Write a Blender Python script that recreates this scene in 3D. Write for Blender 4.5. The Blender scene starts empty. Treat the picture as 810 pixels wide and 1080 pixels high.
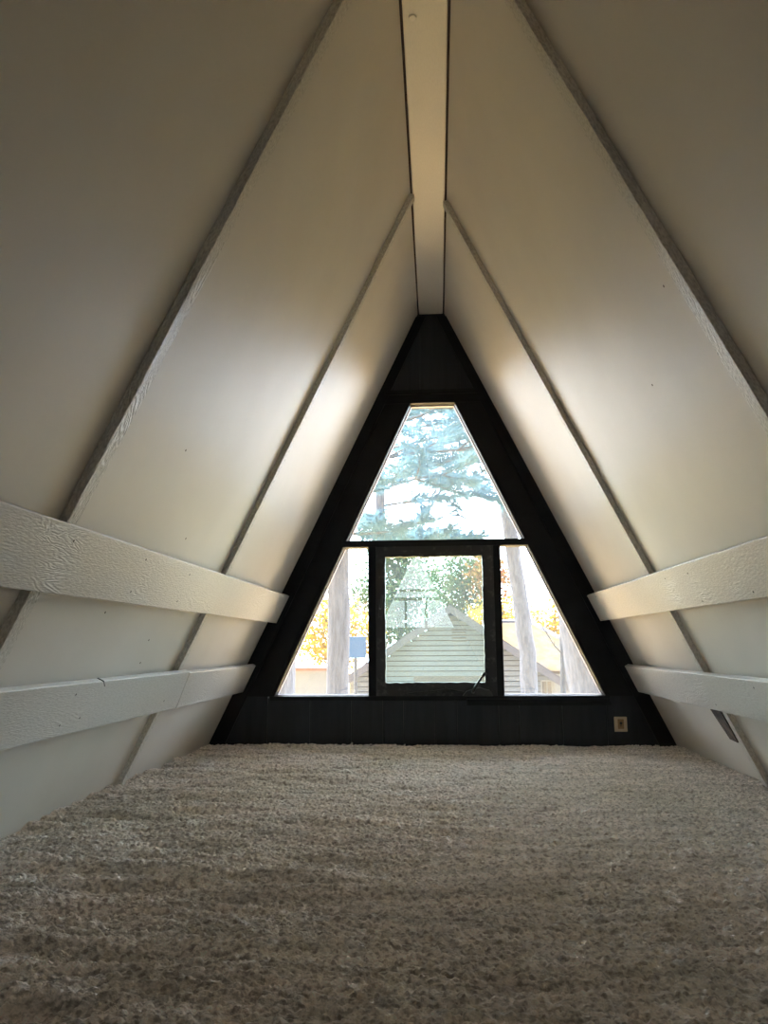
import bpy, bmesh, math, random
import numpy as np
from mathutils import Vector, Matrix
random.seed(7); rng = np.random.default_rng(11)
S = bpy.context.scene
C = S.collection

# ------------------------------------------------------------------ room measures
D = 4.2            # gable face
APEX = 2.35        # underside of the ridge board
A = 0.075          # half width at the ridge
BW = 1.2           # half width at the carpet
TH = math.atan2(APEX, BW - A); cT, sT = math.cos(TH), math.sin(TH)
SL = APEX / sT
BACK = -6.0
GROUND = -2.7
hx = lambda z: A + (APEX - z) * (BW - A) / APEX         # slope surface
wx = lambda z: 0.12 + (1.827 - z) * 0.4655              # glazing edge

# ------------------------------------------------------------------ materials
def mat(name):
    m = bpy.data.materials.new(name); m.use_nodes = True
    nt = m.node_tree; nt.nodes.clear()
    out = nt.nodes.new('ShaderNodeOutputMaterial')
    return m, nt, out

def lk(nt, a, b): nt.links.new(a, b)

def noise_mat(name, c1, c2, scale=(1, 1, 1), nscale=8, detail=4, rough=0.5, bump=0.0, bscale=None, bdist=0.002,
              lo=0.35, hi=0.65, coord='Object', spec=0.5, bstretch=None):
    m, nt, out = mat(name)
    b = nt.nodes.new('ShaderNodeBsdfPrincipled'); lk(nt, b.outputs[0], out.inputs[0])
    b.inputs['Roughness'].default_value = rough
    b.inputs['Specular IOR Level'].default_value = spec
    tc = nt.nodes.new('ShaderNodeTexCoord')
    mp = nt.nodes.new('ShaderNodeMapping'); mp.inputs['Scale'].default_value = scale
    lk(nt, tc.outputs[coord], mp.inputs[0])
    n = nt.nodes.new('ShaderNodeTexNoise'); n.inputs['Scale'].default_value = nscale; n.inputs['Detail'].default_value = detail
    lk(nt, mp.outputs[0], n.inputs['Vector'])
    r = nt.nodes.new('ShaderNodeValToRGB')
    r.color_ramp.elements[0].position = lo; r.color_ramp.elements[1].position = hi
    r.color_ramp.elements[0].color = (*c1, 1); r.color_ramp.elements[1].color = (*c2, 1)
    lk(nt, n.outputs['Fac'], r.inputs[0]); lk(nt, r.outputs[0], b.inputs['Base Color'])
    if bump:
        mp2 = nt.nodes.new('ShaderNodeMapping'); mp2.inputs['Scale'].default_value = bstretch or scale
        lk(nt, tc.outputs[coord], mp2.inputs[0])
        n2 = nt.nodes.new('ShaderNodeTexNoise'); n2.inputs['Scale'].default_value = bscale or nscale
        n2.inputs['Detail'].default_value = 6; n2.inputs['Roughness'].default_value = 0.65
        lk(nt, mp2.outputs[0], n2.inputs['Vector'])
        bp = nt.nodes.new('ShaderNodeBump'); bp.inputs['Strength'].default_value = bump; bp.inputs['Distance'].default_value = bdist
        lk(nt, n2.outputs['Fac'], bp.inputs['Height']); lk(nt, bp.outputs[0], b.inputs['Normal'])
    return m

def wood_paint(name, grain_axis, c1, c2, amount=1.0, fine=60):
    """white paint over rough sawn board: stretched noise + warped growth rings + saw marks as bump"""
    m, nt, out = mat(name)
    b = nt.nodes.new('ShaderNodeBsdfPrincipled'); lk(nt, b.outputs[0], out.inputs[0])
    b.inputs['Roughness'].default_value = 0.42
    tc = nt.nodes.new('ShaderNodeTexCoord')
    def mapped(sc):
        mp = nt.nodes.new('ShaderNodeMapping'); mp.inputs['Scale'].default_value = sc
        lk(nt, tc.outputs['Object'], mp.inputs[0]); return mp.outputs[0]
    sc = [11, 11, 11]; sc[grain_axis] = 2.2
    n1 = nt.nodes.new('ShaderNodeTexNoise'); n1.inputs['Scale'].default_value = 1.0; n1.inputs['Detail'].default_value = 3
    n1.inputs['Distortion'].default_value = 0.6
    lk(nt, mapped(sc), n1.inputs['Vector'])
    # rings: sine of the stretched noise
    mu = nt.nodes.new('ShaderNodeMath'); mu.operation = 'MULTIPLY'; mu.inputs[1].default_value = 150
    lk(nt, n1.outputs['Fac'], mu.inputs[0])
    si = nt.nodes.new('ShaderNodeMath'); si.operation = 'SINE'; lk(nt, mu.outputs[0], si.inputs[0])
    sc2 = [260, 260, 260]; sc2[grain_axis] = fine
    n2 = nt.nodes.new('ShaderNodeTexNoise'); n2.inputs['Scale'].default_value = 1.0; n2.inputs['Detail'].default_value = 5
    lk(nt, mapped(sc2), n2.inputs['Vector'])
    # patches that decide where the grain stands out
    n3 = nt.nodes.new('ShaderNodeTexNoise'); n3.inputs['Scale'].default_value = 3.3; n3.inputs['Detail'].default_value = 2
    lk(nt, mapped((1, 1, 1)), n3.inputs['Vector'])
    r3 = nt.nodes.new('ShaderNodeValToRGB'); r3.color_ramp.elements[0].position = .50; r3.color_ramp.elements[1].position = .66
    lk(nt, n3.outputs['Fac'], r3.inputs[0])
    ml = nt.nodes.new('ShaderNodeMath'); ml.operation = 'MULTIPLY'; lk(nt, si.outputs[0], ml.inputs[0]); lk(nt, r3.outputs[0], ml.inputs[1])
    ma = nt.nodes.new('ShaderNodeMath'); ma.operation = 'MULTIPLY_ADD'; ma.inputs[1].default_value = 0.36
    lk(nt, ml.outputs[0], ma.inputs[0]); lk(nt, n2.outputs['Fac'], ma.inputs[2])
    bp = nt.nodes.new('ShaderNodeBump'); bp.inputs['Strength'].default_value = 0.55 * amount; bp.inputs['Distance'].default_value = 0.0022
    lk(nt, ma.outputs[0], bp.inputs['Height']); lk(nt, bp.outputs[0], b.inputs['Normal'])
    r = nt.nodes.new('ShaderNodeValToRGB'); r.color_ramp.elements[0].color = (*c1, 1); r.color_ramp.elements[1].color = (*c2, 1)
    r.color_ramp.elements[0].position = .3; r.color_ramp.elements[1].position = .6
    lk(nt, n2.outputs['Fac'], r.inputs[0]); lk(nt, r.outputs[0], b.inputs['Base Color'])
    return m

M = {}
M['panel'] = noise_mat('painted_panel', (.665, .635, .58), (.705, .675, .62), nscale=3, rough=.5, spec=.35, bump=.12, bscale=30, bdist=.002)
M['rail'] = wood_paint('painted_rail', 0, (.58, .565, .53), (.68, .665, .63))
M['rafter'] = wood_paint('painted_rafter', 2, (.47, .45, .40), (.72, .70, .64), 2.4, 100)
M['ridge'] = wood_paint('painted_ridge', 1, (.77, .71, .62), (.81, .75, .66), .45)
M['black'] = noise_mat('black_paint', (.004, .004, .005), (.009, .009, .011), nscale=9, rough=.5, spec=.18, bump=.15, bscale=40)
M['blackplank'] = noise_mat('black_plank', (.010, .012, .016), (.018, .022, .029), scale=(12, 12, 1.2), nscale=3, rough=.42, spec=.3, bump=.2, bscale=4)
M['sash'] = noise_mat('worn_black_sash', (.012, .012, .014), (.085, .08, .078), nscale=38, detail=8, rough=.5, lo=.55, hi=.8, bump=.3, bscale=60)
M['metalblack'] = noise_mat('black_metal', (.012, .012, .013), (.03, .03, .03), nscale=40, rough=.3)
M['stop'] = noise_mat('pale_wood_stop', (.18, .17, .19), (.24, .22, .25), scale=(4, 4, 4), nscale=6, rough=.6)
M['gap'] = noise_mat('dark_gap', (.03, .018, .012), (.05, .03, .02), nscale=10, rough=.9)
M['plate'] = noise_mat('ivory_plate', (.62, .50, .34), (.68, .55, .39), nscale=20, rough=.4)
M['socket'] = noise_mat('tan_socket', (.30, .17, .07), (.36, .21, .09), nscale=20, rough=.4)
M['slot'] = noise_mat('dark_slot', (.01, .008, .006), (.02, .015, .01), nscale=20, rough=.6)
M['barewood'] = noise_mat('dark_bare_wood', (.02, .013, .008), (.16, .11, .07), scale=(3, 3, 1), nscale=40, detail=6, rough=.8, bump=.6, bscale=60, lo=.4, hi=.75)
M['nail'] = noise_mat('nail_metal', (.5, .5, .5), (.6, .6, .6), nscale=20, rough=.4)
M['rearwhite'] = noise_mat('rear_paint', (.55, .53, .49), (.6, .58, .54), nscale=4, rough=.5)
# outside
M['leafground'] = noise_mat('leaf_litter', (.49, .32, .13), (.45, .34, .17), nscale=5, detail=8, rough=.95, spec=.05, bump=.5, bscale=20, bdist=.05)
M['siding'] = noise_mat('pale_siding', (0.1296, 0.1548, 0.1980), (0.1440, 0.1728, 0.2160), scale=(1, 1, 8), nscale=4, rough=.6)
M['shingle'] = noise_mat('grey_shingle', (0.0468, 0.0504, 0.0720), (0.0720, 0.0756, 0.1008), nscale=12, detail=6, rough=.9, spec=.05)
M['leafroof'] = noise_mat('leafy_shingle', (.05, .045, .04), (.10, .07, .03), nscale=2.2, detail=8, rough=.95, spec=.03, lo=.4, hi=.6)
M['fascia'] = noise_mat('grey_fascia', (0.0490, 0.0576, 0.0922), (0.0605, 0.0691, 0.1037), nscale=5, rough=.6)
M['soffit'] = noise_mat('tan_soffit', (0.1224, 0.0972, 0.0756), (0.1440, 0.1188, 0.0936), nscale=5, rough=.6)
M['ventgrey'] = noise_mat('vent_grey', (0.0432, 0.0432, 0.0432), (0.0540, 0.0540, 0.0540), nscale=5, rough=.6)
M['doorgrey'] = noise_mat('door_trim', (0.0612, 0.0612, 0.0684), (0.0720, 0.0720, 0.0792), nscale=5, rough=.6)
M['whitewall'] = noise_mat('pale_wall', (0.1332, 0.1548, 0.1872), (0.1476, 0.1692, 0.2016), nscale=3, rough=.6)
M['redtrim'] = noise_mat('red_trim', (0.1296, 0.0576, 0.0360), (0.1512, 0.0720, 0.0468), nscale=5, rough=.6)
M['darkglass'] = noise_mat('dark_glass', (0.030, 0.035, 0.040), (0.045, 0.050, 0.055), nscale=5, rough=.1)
M['bluesign'] = noise_mat('blue_panel', (.028, .075, .19), (.034, .085, .21), nscale=3, rough=.6, spec=.2)
M['bark'] = noise_mat('grey_bark', (0.0360, 0.0432, 0.0684), (0.0864, 0.1008, 0.1440), scale=(7, 7, 1.2), nscale=2.4, detail=7, rough=.9, bump=1, bscale=3, bdist=.04)
M['barkpale'] = noise_mat('pale_bark', (0.0540, 0.0684, 0.1080), (0.1080, 0.1296, 0.1872), scale=(9, 9, 2), nscale=2.4, detail=7, rough=.9, bump=1, bscale=3, bdist=.04)
M['twig'] = noise_mat('twig_bark', (0.0360, 0.0432, 0.0612), (0.0576, 0.0684, 0.0900), nscale=6, rough=.9)

def leaf_mat(name, c1, c2, scale=1.2):
    m, nt, out = mat(name)
    tc = nt.nodes.new('ShaderNodeTexCoord')
    n = nt.nodes.new('ShaderNodeTexNoise'); n.inputs['Scale'].default_value = scale; n.inputs['Detail'].default_value = 4
    lk(nt, tc.outputs['Object'], n.inputs['Vector'])
    r = nt.nodes.new('ShaderNodeValToRGB'); r.color_ramp.elements[0].position = .38; r.color_ramp.elements[1].position = .62
    r.color_ramp.elements[0].color = (*c1, 1); r.color_ramp.elements[1].color = (*c2, 1)
    lk(nt, n.outputs['Fac'], r.inputs[0])
    d = nt.nodes.new('ShaderNodeBsdfDiffuse'); t = nt.nodes.new('ShaderNodeBsdfTranslucent')
    lk(nt, r.outputs[0], d.inputs[0]); lk(nt, r.outputs[0], t.inputs[0])
    mx = nt.nodes.new('ShaderNodeMixShader'); mx.inputs[0].default_value = .45
    lk(nt, d.outputs[0], mx.inputs[1]); lk(nt, t.outputs[0], mx.inputs[2]); lk(nt, mx.outputs[0], out.inputs[0])
    return m
M['pine'] = leaf_mat('pine_needles', (0.0864, 0.1908, 0.2664), (0.1224, 0.2376, 0.3096))
M['yellow'] = leaf_mat('yellow_leaves', (0.2560, 0.1600, 0.0080), (0.2880, 0.2160, 0.0400))
M['green'] = leaf_mat('green_leaves', (0.0382, 0.0765, 0.0425), (0.0638, 0.1020, 0.0510))
M['orange'] = leaf_mat('orange_leaves', (0.1600, 0.0720, 0.0400), (0.1520, 0.1040, 0.0400))

def glass_mat(name, dust, tint=(1, 1, 1), refl=1.6):
    """thin window glass with a film of dust that scatters daylight"""
    m, nt, out = mat(name)
    tr = nt.nodes.new('ShaderNodeBsdfTransparent'); tr.inputs[0].default_value = (*tint, 1)
    gl = nt.nodes.new('ShaderNodeBsdfGlossy'); gl.inputs['Roughness'].default_value = 0.0
    fr = nt.nodes.new('ShaderNodeFresnel'); fr.inputs[0].default_value = 1.5
    fm = nt.nodes.new('ShaderNodeMath'); fm.operation = 'MULTIPLY'; fm.inputs[1].default_value = refl; fm.use_clamp = True
    lk(nt, fr.outputs[0], fm.inputs[0])
    mx = nt.nodes.new('ShaderNodeMixShader'); lk(nt, fm.outputs[0], mx.inputs[0])
    lk(nt, tr.outputs[0], mx.inputs[1]); lk(nt, gl.outputs[0], mx.inputs[2])
    tl = nt.nodes.new('ShaderNodeBsdfTranslucent'); tl.inputs[0].default_value = (.85, .9, .95, 1)
    tc = nt.nodes.new('ShaderNodeTexCoord'); n = nt.nodes.new('ShaderNodeTexNoise'); n.inputs['Scale'].default_value = 7
    n.inputs['Detail'].default_value = 5; lk(nt, tc.outputs['Object'], n.inputs['Vector'])
    mr = nt.nodes.new('ShaderNodeMapRange'); mr.inputs['From Min'].default_value = .3; mr.inputs['From Max'].default_value = .7
    mr.inputs['To Min'].default_value = dust * .8; mr.inputs['To Max'].default_value = dust * 1.2
    lk(nt, n.outputs['Fac'], mr.inputs['Value'])
    m2 = nt.nodes.new('ShaderNodeMixShader'); lk(nt, mr.outputs[0], m2.inputs[0])
    lk(nt, mx.outputs[0], m2.inputs[1]); lk(nt, tl.outputs[0], m2.inputs[2])
    lk(nt, m2.outputs[0], out.inputs[0])
    return m
M['glass'] = glass_mat('dusty_window_glass', .014)
M['casglass'] = glass_mat('hazy_casement_glass', .022, (.86, .95, .91), 2.3)
M['rearglass'] = glass_mat('rear_window_glass', .03)

def carpet_mat():
    m, nt, out = mat('beige_carpet')
    b = nt.nodes.new('ShaderNodeBsdfPrincipled'); lk(nt, b.outputs[0], out.inputs[0])
    b.inputs['Roughness'].default_value = .95; b.inputs['Specular IOR Level'].default_value = .1
    b.inputs['Sheen Weight'].default_value = .7; b.inputs['Sheen Roughness'].default_value = .5
    tc = nt.nodes.new('ShaderNodeTexCoord')
    n1 = nt.nodes.new('ShaderNodeTexNoise'); n1.inputs['Scale'].default_value = 2.2; n1.inputs['Detail'].default_value = 4
    lk(nt, tc.outputs['Object'], n1.inputs['Vector'])
    n2 = nt.nodes.new('ShaderNodeTexNoise'); n2.inputs['Scale'].default_value = 260; n2.inputs['Detail'].default_value = 3
    lk(nt, tc.outputs['Object'], n2.inputs['Vector'])
    r1 = nt.nodes.new('ShaderNodeValToRGB'); r1.color_ramp.elements[0].color = (.95, .88, .79, 1); r1.color_ramp.elements[1].color = (.97, .88, .82, 1)
    r1.color_ramp.elements[0].position = .35; r1.color_ramp.elements[1].position = .65
    lk(nt, n1.outputs['Fac'], r1.inputs[0])
    r2 = nt.nodes.new('ShaderNodeValToRGB'); r2.color_ramp.elements[0].color = (.86, .86, .86, 1); r2.color_ramp.elements[1].color = (1.1, 1.1, 1.1, 1)
    r2.color_ramp.elements[0].position = .3; r2.color_ramp.elements[1].position = .65
    lk(nt, n2.outputs['Fac'], r2.inputs[0])
    mx = nt.nodes.new('ShaderNodeMix'); mx.data_type = 'RGBA'; mx.blend_type = 'MULTIPLY'; mx.inputs['Factor'].default_value = 1
    lk(nt, r1.outputs[0], mx.inputs['A']); lk(nt, r2.outputs[0], mx.inputs['B']); lk(nt, mx.outputs['Result'], b.inputs['Base Color'])
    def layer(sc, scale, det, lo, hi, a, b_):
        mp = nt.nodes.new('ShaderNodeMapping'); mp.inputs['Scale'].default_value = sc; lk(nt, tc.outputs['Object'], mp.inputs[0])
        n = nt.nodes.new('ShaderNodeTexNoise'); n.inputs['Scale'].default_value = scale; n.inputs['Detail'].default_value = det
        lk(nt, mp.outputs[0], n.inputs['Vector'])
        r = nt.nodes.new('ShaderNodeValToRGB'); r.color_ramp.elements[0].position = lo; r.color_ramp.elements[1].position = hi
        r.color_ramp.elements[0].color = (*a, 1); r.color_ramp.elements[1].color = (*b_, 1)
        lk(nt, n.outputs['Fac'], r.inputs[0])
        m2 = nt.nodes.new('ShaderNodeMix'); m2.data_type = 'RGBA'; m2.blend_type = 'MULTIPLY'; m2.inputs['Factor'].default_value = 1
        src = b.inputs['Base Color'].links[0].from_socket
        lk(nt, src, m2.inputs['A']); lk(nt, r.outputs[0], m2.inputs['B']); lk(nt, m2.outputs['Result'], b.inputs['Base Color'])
    layer((1, 1.5, 1), 75, 3, .36, .56, (.48, .45, .42), (1.05, 1.05, 1.05))      # heathered yarn
    layer((2.2, 14, 1), 1.6, 4, .40, .62, (.74, .74, .71), (1.05, 1.05, 1.05))      # sheen of the brushed nap, painted into the colour as streaks
    bp = nt.nodes.new('ShaderNodeBump'); bp.inputs['Strength'].default_value = .6; bp.inputs['Distance'].default_value = .004
    lk(nt, n2.outputs['Fac'], bp.inputs['Height']); lk(nt, bp.outputs[0], b.inputs['Normal'])
    return m
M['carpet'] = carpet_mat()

# ------------------------------------------------------------------ mesh helpers
def world_loc(o):
    p = Vector((0, 0, 0))
    while o is not None: p = p + o.location; o = o.parent
    return p

class MB:
    def __init__(s): s.v = []; s.f = []
    def add(s, vs, fs):
        o = len(s.v); s.v += [tuple(v) for v in vs]; s.f += [tuple(i + o for i in f) for f in fs]; return s
    def box(s, x0, x1, y0, y1, z0, z1):
        return s.add([(x0, y0, z0), (x1, y0, z0), (x1, y1, z0), (x0, y1, z0), (x0, y0, z1), (x1, y0, z1), (x1, y1, z1), (x0, y1, z1)],
                     [(0, 3, 2, 1), (4, 5, 6, 7), (0, 1, 5, 4), (1, 2, 6, 5), (2, 3, 7, 6), (3, 0, 4, 7)])
    def prism(s, poly, y0, y1):                       # polygon in x,z pushed along y
        n = len(poly)
        area = sum(poly[i][0] * poly[(i + 1) % n][1] - poly[(i + 1) % n][0] * poly[i][1] for i in range(n))
        if area < 0: poly = poly[::-1]
        vs = [(x, y0, z) for x, z in poly] + [(x, y1, z) for x, z in poly]
        fs = [tuple(range(n)), tuple(range(2 * n - 1, n - 1, -1))]
        fs += [(i + n, (i + 1) % n + n, (i + 1) % n, i) for i in range(n)]
        return s.add(vs, fs)
    def tube(s, pts, rad, n=8, caps=True):
        pts = [Vector(p) for p in pts]; rings = []
        rads = rad if isinstance(rad, (list, tuple)) else [rad] * len(pts)
        vs = []
        for i, p in enumerate(pts):
            t = (pts[min(i + 1, len(pts) - 1)] - pts[max(i - 1, 0)]).normalized()
            u = t.cross(Vector((.31, .87, .38))).normalized(); w = t.cross(u)
            vs += [tuple(p + (u * math.cos(2 * math.pi * k / n) + w * math.sin(2 * math.pi * k / n)) * rads[i]) for k in range(n)]
        fs = []
        for i in range(len(pts) - 1):
            for k in range(n):
                a, b = i * n + k, i * n + (k + 1) % n
                fs.append((a, b, b + n, a + n))
        if caps: fs += [tuple(range(n - 1, -1, -1)), tuple(range((len(pts) - 1) * n, len(pts) * n))]
        return s.add(vs, fs)
    def disc(s, c, axis, r, h, n=16):
        c = Vector(c); axis = Vector(axis).normalized()
        return s.tube([c, c + axis * h * .8, c + axis * h], [r, r, r * .75], n)
    def build(s, name, m, parent=None, origin=None, bevel=0, smooth=False, matrix=None):
        me = bpy.data.meshes.new(name)
        o = Vector(origin) if origin is not None else Vector((0, 0, 0))
        me.from_pydata([tuple(Vector(v) - o) for v in s.v], [], s.f); me.update()
        ob = bpy.data.objects.new(name, me); C.objects.link(ob)
        if matrix is not None: ob.matrix_world = matrix
        elif parent is not None: ob.location = o - world_loc(parent)
        else: ob.location = o
        if parent is not None: ob.parent = parent
        me.materials.append(m)
        if bevel:
            bv = ob.modifiers.new('bevel', 'BEVEL'); bv.width = bevel; bv.segments = 2; bv.limit_method = 'ANGLE'
        if smooth:
            for p in me.polygons: p.use_smooth = True
        return ob

def tag(o, label, cat, group=None, kind=None):
    o['label'] = label; o['category'] = cat
    if group: o['group'] = group
    if kind: o['kind'] = kind
    return o
def struct(o): o['kind'] = 'structure'; return o
def root(name, loc):
    o = bpy.data.objects.new(name, None); C.objects.link(o); o.location = loc; o.empty_display_size = .1; return o

def side_matrix(sd):
    X = Vector((0, 1, 0)); N = Vector((-sd * sT, 0, -cT)); T = X.cross(N)
    m = Matrix.Identity(4)
    for i in range(3): m[i][0], m[i][1], m[i][2] = X[i], N[i], T[i]
    m[0][3], m[1][3], m[2][3] = sd * A, 0, APEX
    return m
SM = {-1: side_matrix(-1), 1: side_matrix(1)}
def zt(sd, t): return t if sd < 0 else -t      # slope distance -> local Z

# ------------------------------------------------------------------ the sloped walls
def slope_wall(name, sd):
    mb = MB()
    z0, z1 = sorted((zt(sd, 0.0), zt(sd, SL + .12)))
    mb.box(BACK, D + .14, -.14, 0, z0, z1)
    o = struct(mb.build(name, M['panel'], matrix=SM[sd])); return o
slope_wall('wall_left', -1); slope_wall('wall_right', 1)
for sd, wn, spots in ((-1, 'wall_left', [(2.582, 2.019), (2.608, 2.101), (2.143, 1.938), (2.457, 1.665), (2.126, 1.437)]), (1, 'wall_right', [(1.741, .70), (1.80, 1.114), (2.159, 1.253)])):
    for (x, t) in spots:                              # painted-over nail marks
        nb = MB(); nb.disc((0, -.001, 0), (0, 1, 0), .0035, .0016, 8)
        me = bpy.data.meshes.new('nail_mark'); me.from_pydata(nb.v, [], nb.f); me.materials.append(M['barewood'])
        c = bpy.data.objects.new('nail_mark', me); C.objects.link(c); c.parent = bpy.data.objects[wn]; c.location = (x, 0, zt(sd, t))
def board(sd, x0, x1, t0, t1, off, thick, name, m, n=40, jit=.0012, bevel=.002, nails=(), slant=(0, 0)):
    """sawn board lying on the slope: slightly wandering arrises; local X along the room, Z along the slope"""
    za, zb = sorted((zt(sd, t0), zt(sd, t1)))
    along_x = (x1 - x0) > abs(zb - za)
    mb = MB(); vs = []; fs = []
    prof = [(off, 0), (off + thick, 0), (off + thick, 1), (off, 1)]
    walk = np.zeros((n + 1, 4))
    for i in range(1, n + 1): walk[i] = walk[i - 1] * .75 + rng.normal(0, jit, 4)
    low_is_top = (sd < 0)                             # which local Z end is up the slope
    for i in range(n + 1):
        k = i / n
        for q, (yy, w) in enumerate(prof):
            j2 = walk[i, q]
            if along_x:
                at_top = (w == 0) == low_is_top
                xa = x0 + (0 if at_top else slant[0]); xb = x1 + (0 if at_top else slant[1])
                vs.append((xa + (xb - xa) * k, yy, (za if w == 0 else zb) + j2))
            else: vs.append(((x0 if w == 0 else x1) + j2, yy, za + (zb - za) * k))
    for i in range(n):
        for q in range(4):
            a, b = i * 4 + q, i * 4 + (q + 1) % 4
            fs.append((a, a + 4, b + 4, b))
    fs += [(0, 3, 2, 1), tuple(4 * n + q for q in (0, 1, 2, 3))]
    mb.add(vs, fs)
    o = mb.build(name, m, matrix=SM[sd])
    bm = bmesh.new(); bm.from_mesh(o.data); bmesh.ops.recalc_face_normals(bm, faces=bm.faces); bm.to_mesh(o.data); bm.free()
    if bevel:
        bv = o.modifiers.new('bevel', 'BEVEL'); bv.width = bevel; bv.segments = 2; bv.limit_method = 'ANGLE'; bv.angle_limit = math.radians(50)
    for (nx, nt_) in nails:
        nb = MB(); nb.disc((0, -.0016, 0), (0, 1, 0), .0034, .0021, 10)
        me = bpy.data.meshes.new('nail_head'); me.from_pydata(nb.v, [], nb.f); me.materials.append(M['slot'])
        c = bpy.data.objects.new('nail_head', me); C.objects.link(c); c.parent = o; c.location = (nx, off + thick, zt(sd, nt_))
        c['label'] = 'dark nail head'
    return o

RP, RW = .021, .041                      # rafter batten: how far it stands out, how wide
for sd, wn, y1, y2 in ((-1, 'left', 2.985, 1.662), (1, 'right', 3.045, 1.655)):
    o = board(sd, y1, y1 + RW, .006, SL + .004, .0, RP, 'rafter', M['rafter'], n=110, jit=.0005)
    tag(o, 'slim painted rafter up the %s slope, the one nearer the gable window' % wn, 'rafter', 'painted rafters on the sloped walls')
    o = board(sd, y2, y2 + RW + .006, .006, SL + .004, .0, RP + .002, 'rafter', M['rafter'], n=140, jit=.0007)
    tag(o, 'wide painted rafter up the %s slope, nearer the viewer and farther from the window' % wn, 'rafter', 'painted rafters on the sloped walls')
RO = RP + .0035
BK = -1.6
def rail(sd, x0, x1, t0, t1, label, nails, **k):
    o = board(sd, x0, x1, t0, t1, RO, .021, 'wall_rail', M['rail'], n=max(12, int((x1 - x0) * 16)), jit=.0003, nails=nails, **k)
    return tag(o, label, 'rail', 'painted boards fixed along the sloped walls')
rail(-1, BK, 4.195, 1.731, 1.890, 'upper painted wood rail along the left slope, knotty grain at its near end',
     [(1.684, 1.763), (2.118, 1.758), (2.126, 1.855), (2.527, 1.860), (2.518, 1.766)])
rail(-1, BK, 3.058, 2.128, 2.285, 'lower painted rail on the left slope, long near board with a nicked top edge',
     [(2.108, 2.249), (2.215, 2.238), (2.111, 2.16), (2.91, 2.239)], slant=(0, .05))
rail(-1, 3.064, 4.195, 2.133, 2.287, 'short far board of the lower left rail, butted up to the black gable', [], slant=(.05, 0))
rail(1, BK, 4.195, 1.745, 1.893, 'upper painted wood rail along the right slope with rough grain',
     [(4.0, 1.765), (2.568, 1.875), (2.158, 1.873), (2.808, 1.774), (2.561, 1.778)])
rail(1, BK, 4.195, 2.146, 2.292, 'lower painted wood rail along the right slope, above the bare wood strip', [(2.548, 2.172), (3.021, 2.266)])

# nick in the lower left rail: a raised splinter and crack
nk = MB()
nk.prism([(2.248, 2.1265), (2.253, 2.1265), (2.283, 2.146), (2.279, 2.146)], RO + .0195, RO + .0217)
nk.box(2.247, 2.254, RO + .002, RO + .0217, 2.1265, 2.1295)
o = nk.build('split_crack', M['slot'], matrix=SM[-1]); 
o.parent = bpy.data.objects['wall_rail.001']; o.matrix_parent_inverse = SM[-1].inverted()
o['label'] = 'dark split in the top edge'

# bare wood strip under the lower right rail, against the far rafter
mb = MB()
q = [(3.155, 2.325), (3.275, 2.325), (3.232, 2.446), (3.158, 2.452)]
mb.add([(x, 0, zt(1, t)) for x, t in q] + [(x, .006, zt(1, t)) for x, t in q],
       [(0, 1, 2, 3), (4, 7, 6, 5), (0, 4, 5, 1), (1, 5, 6, 2), (2, 6, 7, 3), (3, 7, 4, 0)])
o = mb.build('wood_strip', M['barewood'], matrix=SM[1])
tag(o, 'short dark unpainted wood strip beside the right rafter under the lower rail', 'wood strip')

# ------------------------------------------------------------------ ridge
mb = MB(); mb.box(-.0665, .0665, BACK, D + .01, APEX - .004, APEX + .085)
ridge = mb.build('ridge_board', M['ridge'], origin=(0, 1, APEX), bevel=.004)
tag(ridge, 'flat painted ridge board running along the peak between two dark gaps', 'ridge board')
pl = MB(); pl.disc((-.0375, 2.067, APEX - .003), (0, 0, -1), .012, .006, 18)
o = pl.build('wood_plug', M['ridge'], parent=ridge, origin=(-.0375, 2.067, APEX)); o['label'] = 'small round painted plug'
mb = MB(); mb.box(-.30, .30, BACK, D + .14, APEX + .085, APEX + .16)
struct(mb.build('ceiling', M['gap']))

# ------------------------------------------------------------------ carpet and floor
mb = MB(); mb.box(-1.5, 1.5, BACK, D + .14, -.16, -.045)
struct(mb.build('floor', M['gap']))

def value_noise(x, y, seed):
    r = np.random.default_rng(seed).random((256, 256))
    xi, yi = np.floor(x).astype(int), np.floor(y).astype(int); fx, fy = x - xi, y - yi
    fx = fx * fx * (3 - 2 * fx); fy = fy * fy * (3 - 2 * fy)
    g = lambda a, b: r[a % 256, b % 256]
    return (g(xi, yi) * (1 - fx) + g(xi + 1, yi) * fx) * (1 - fy) + (g(xi, yi + 1) * (1 - fx) + g(xi + 1, yi + 1) * fx) * fy

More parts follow.
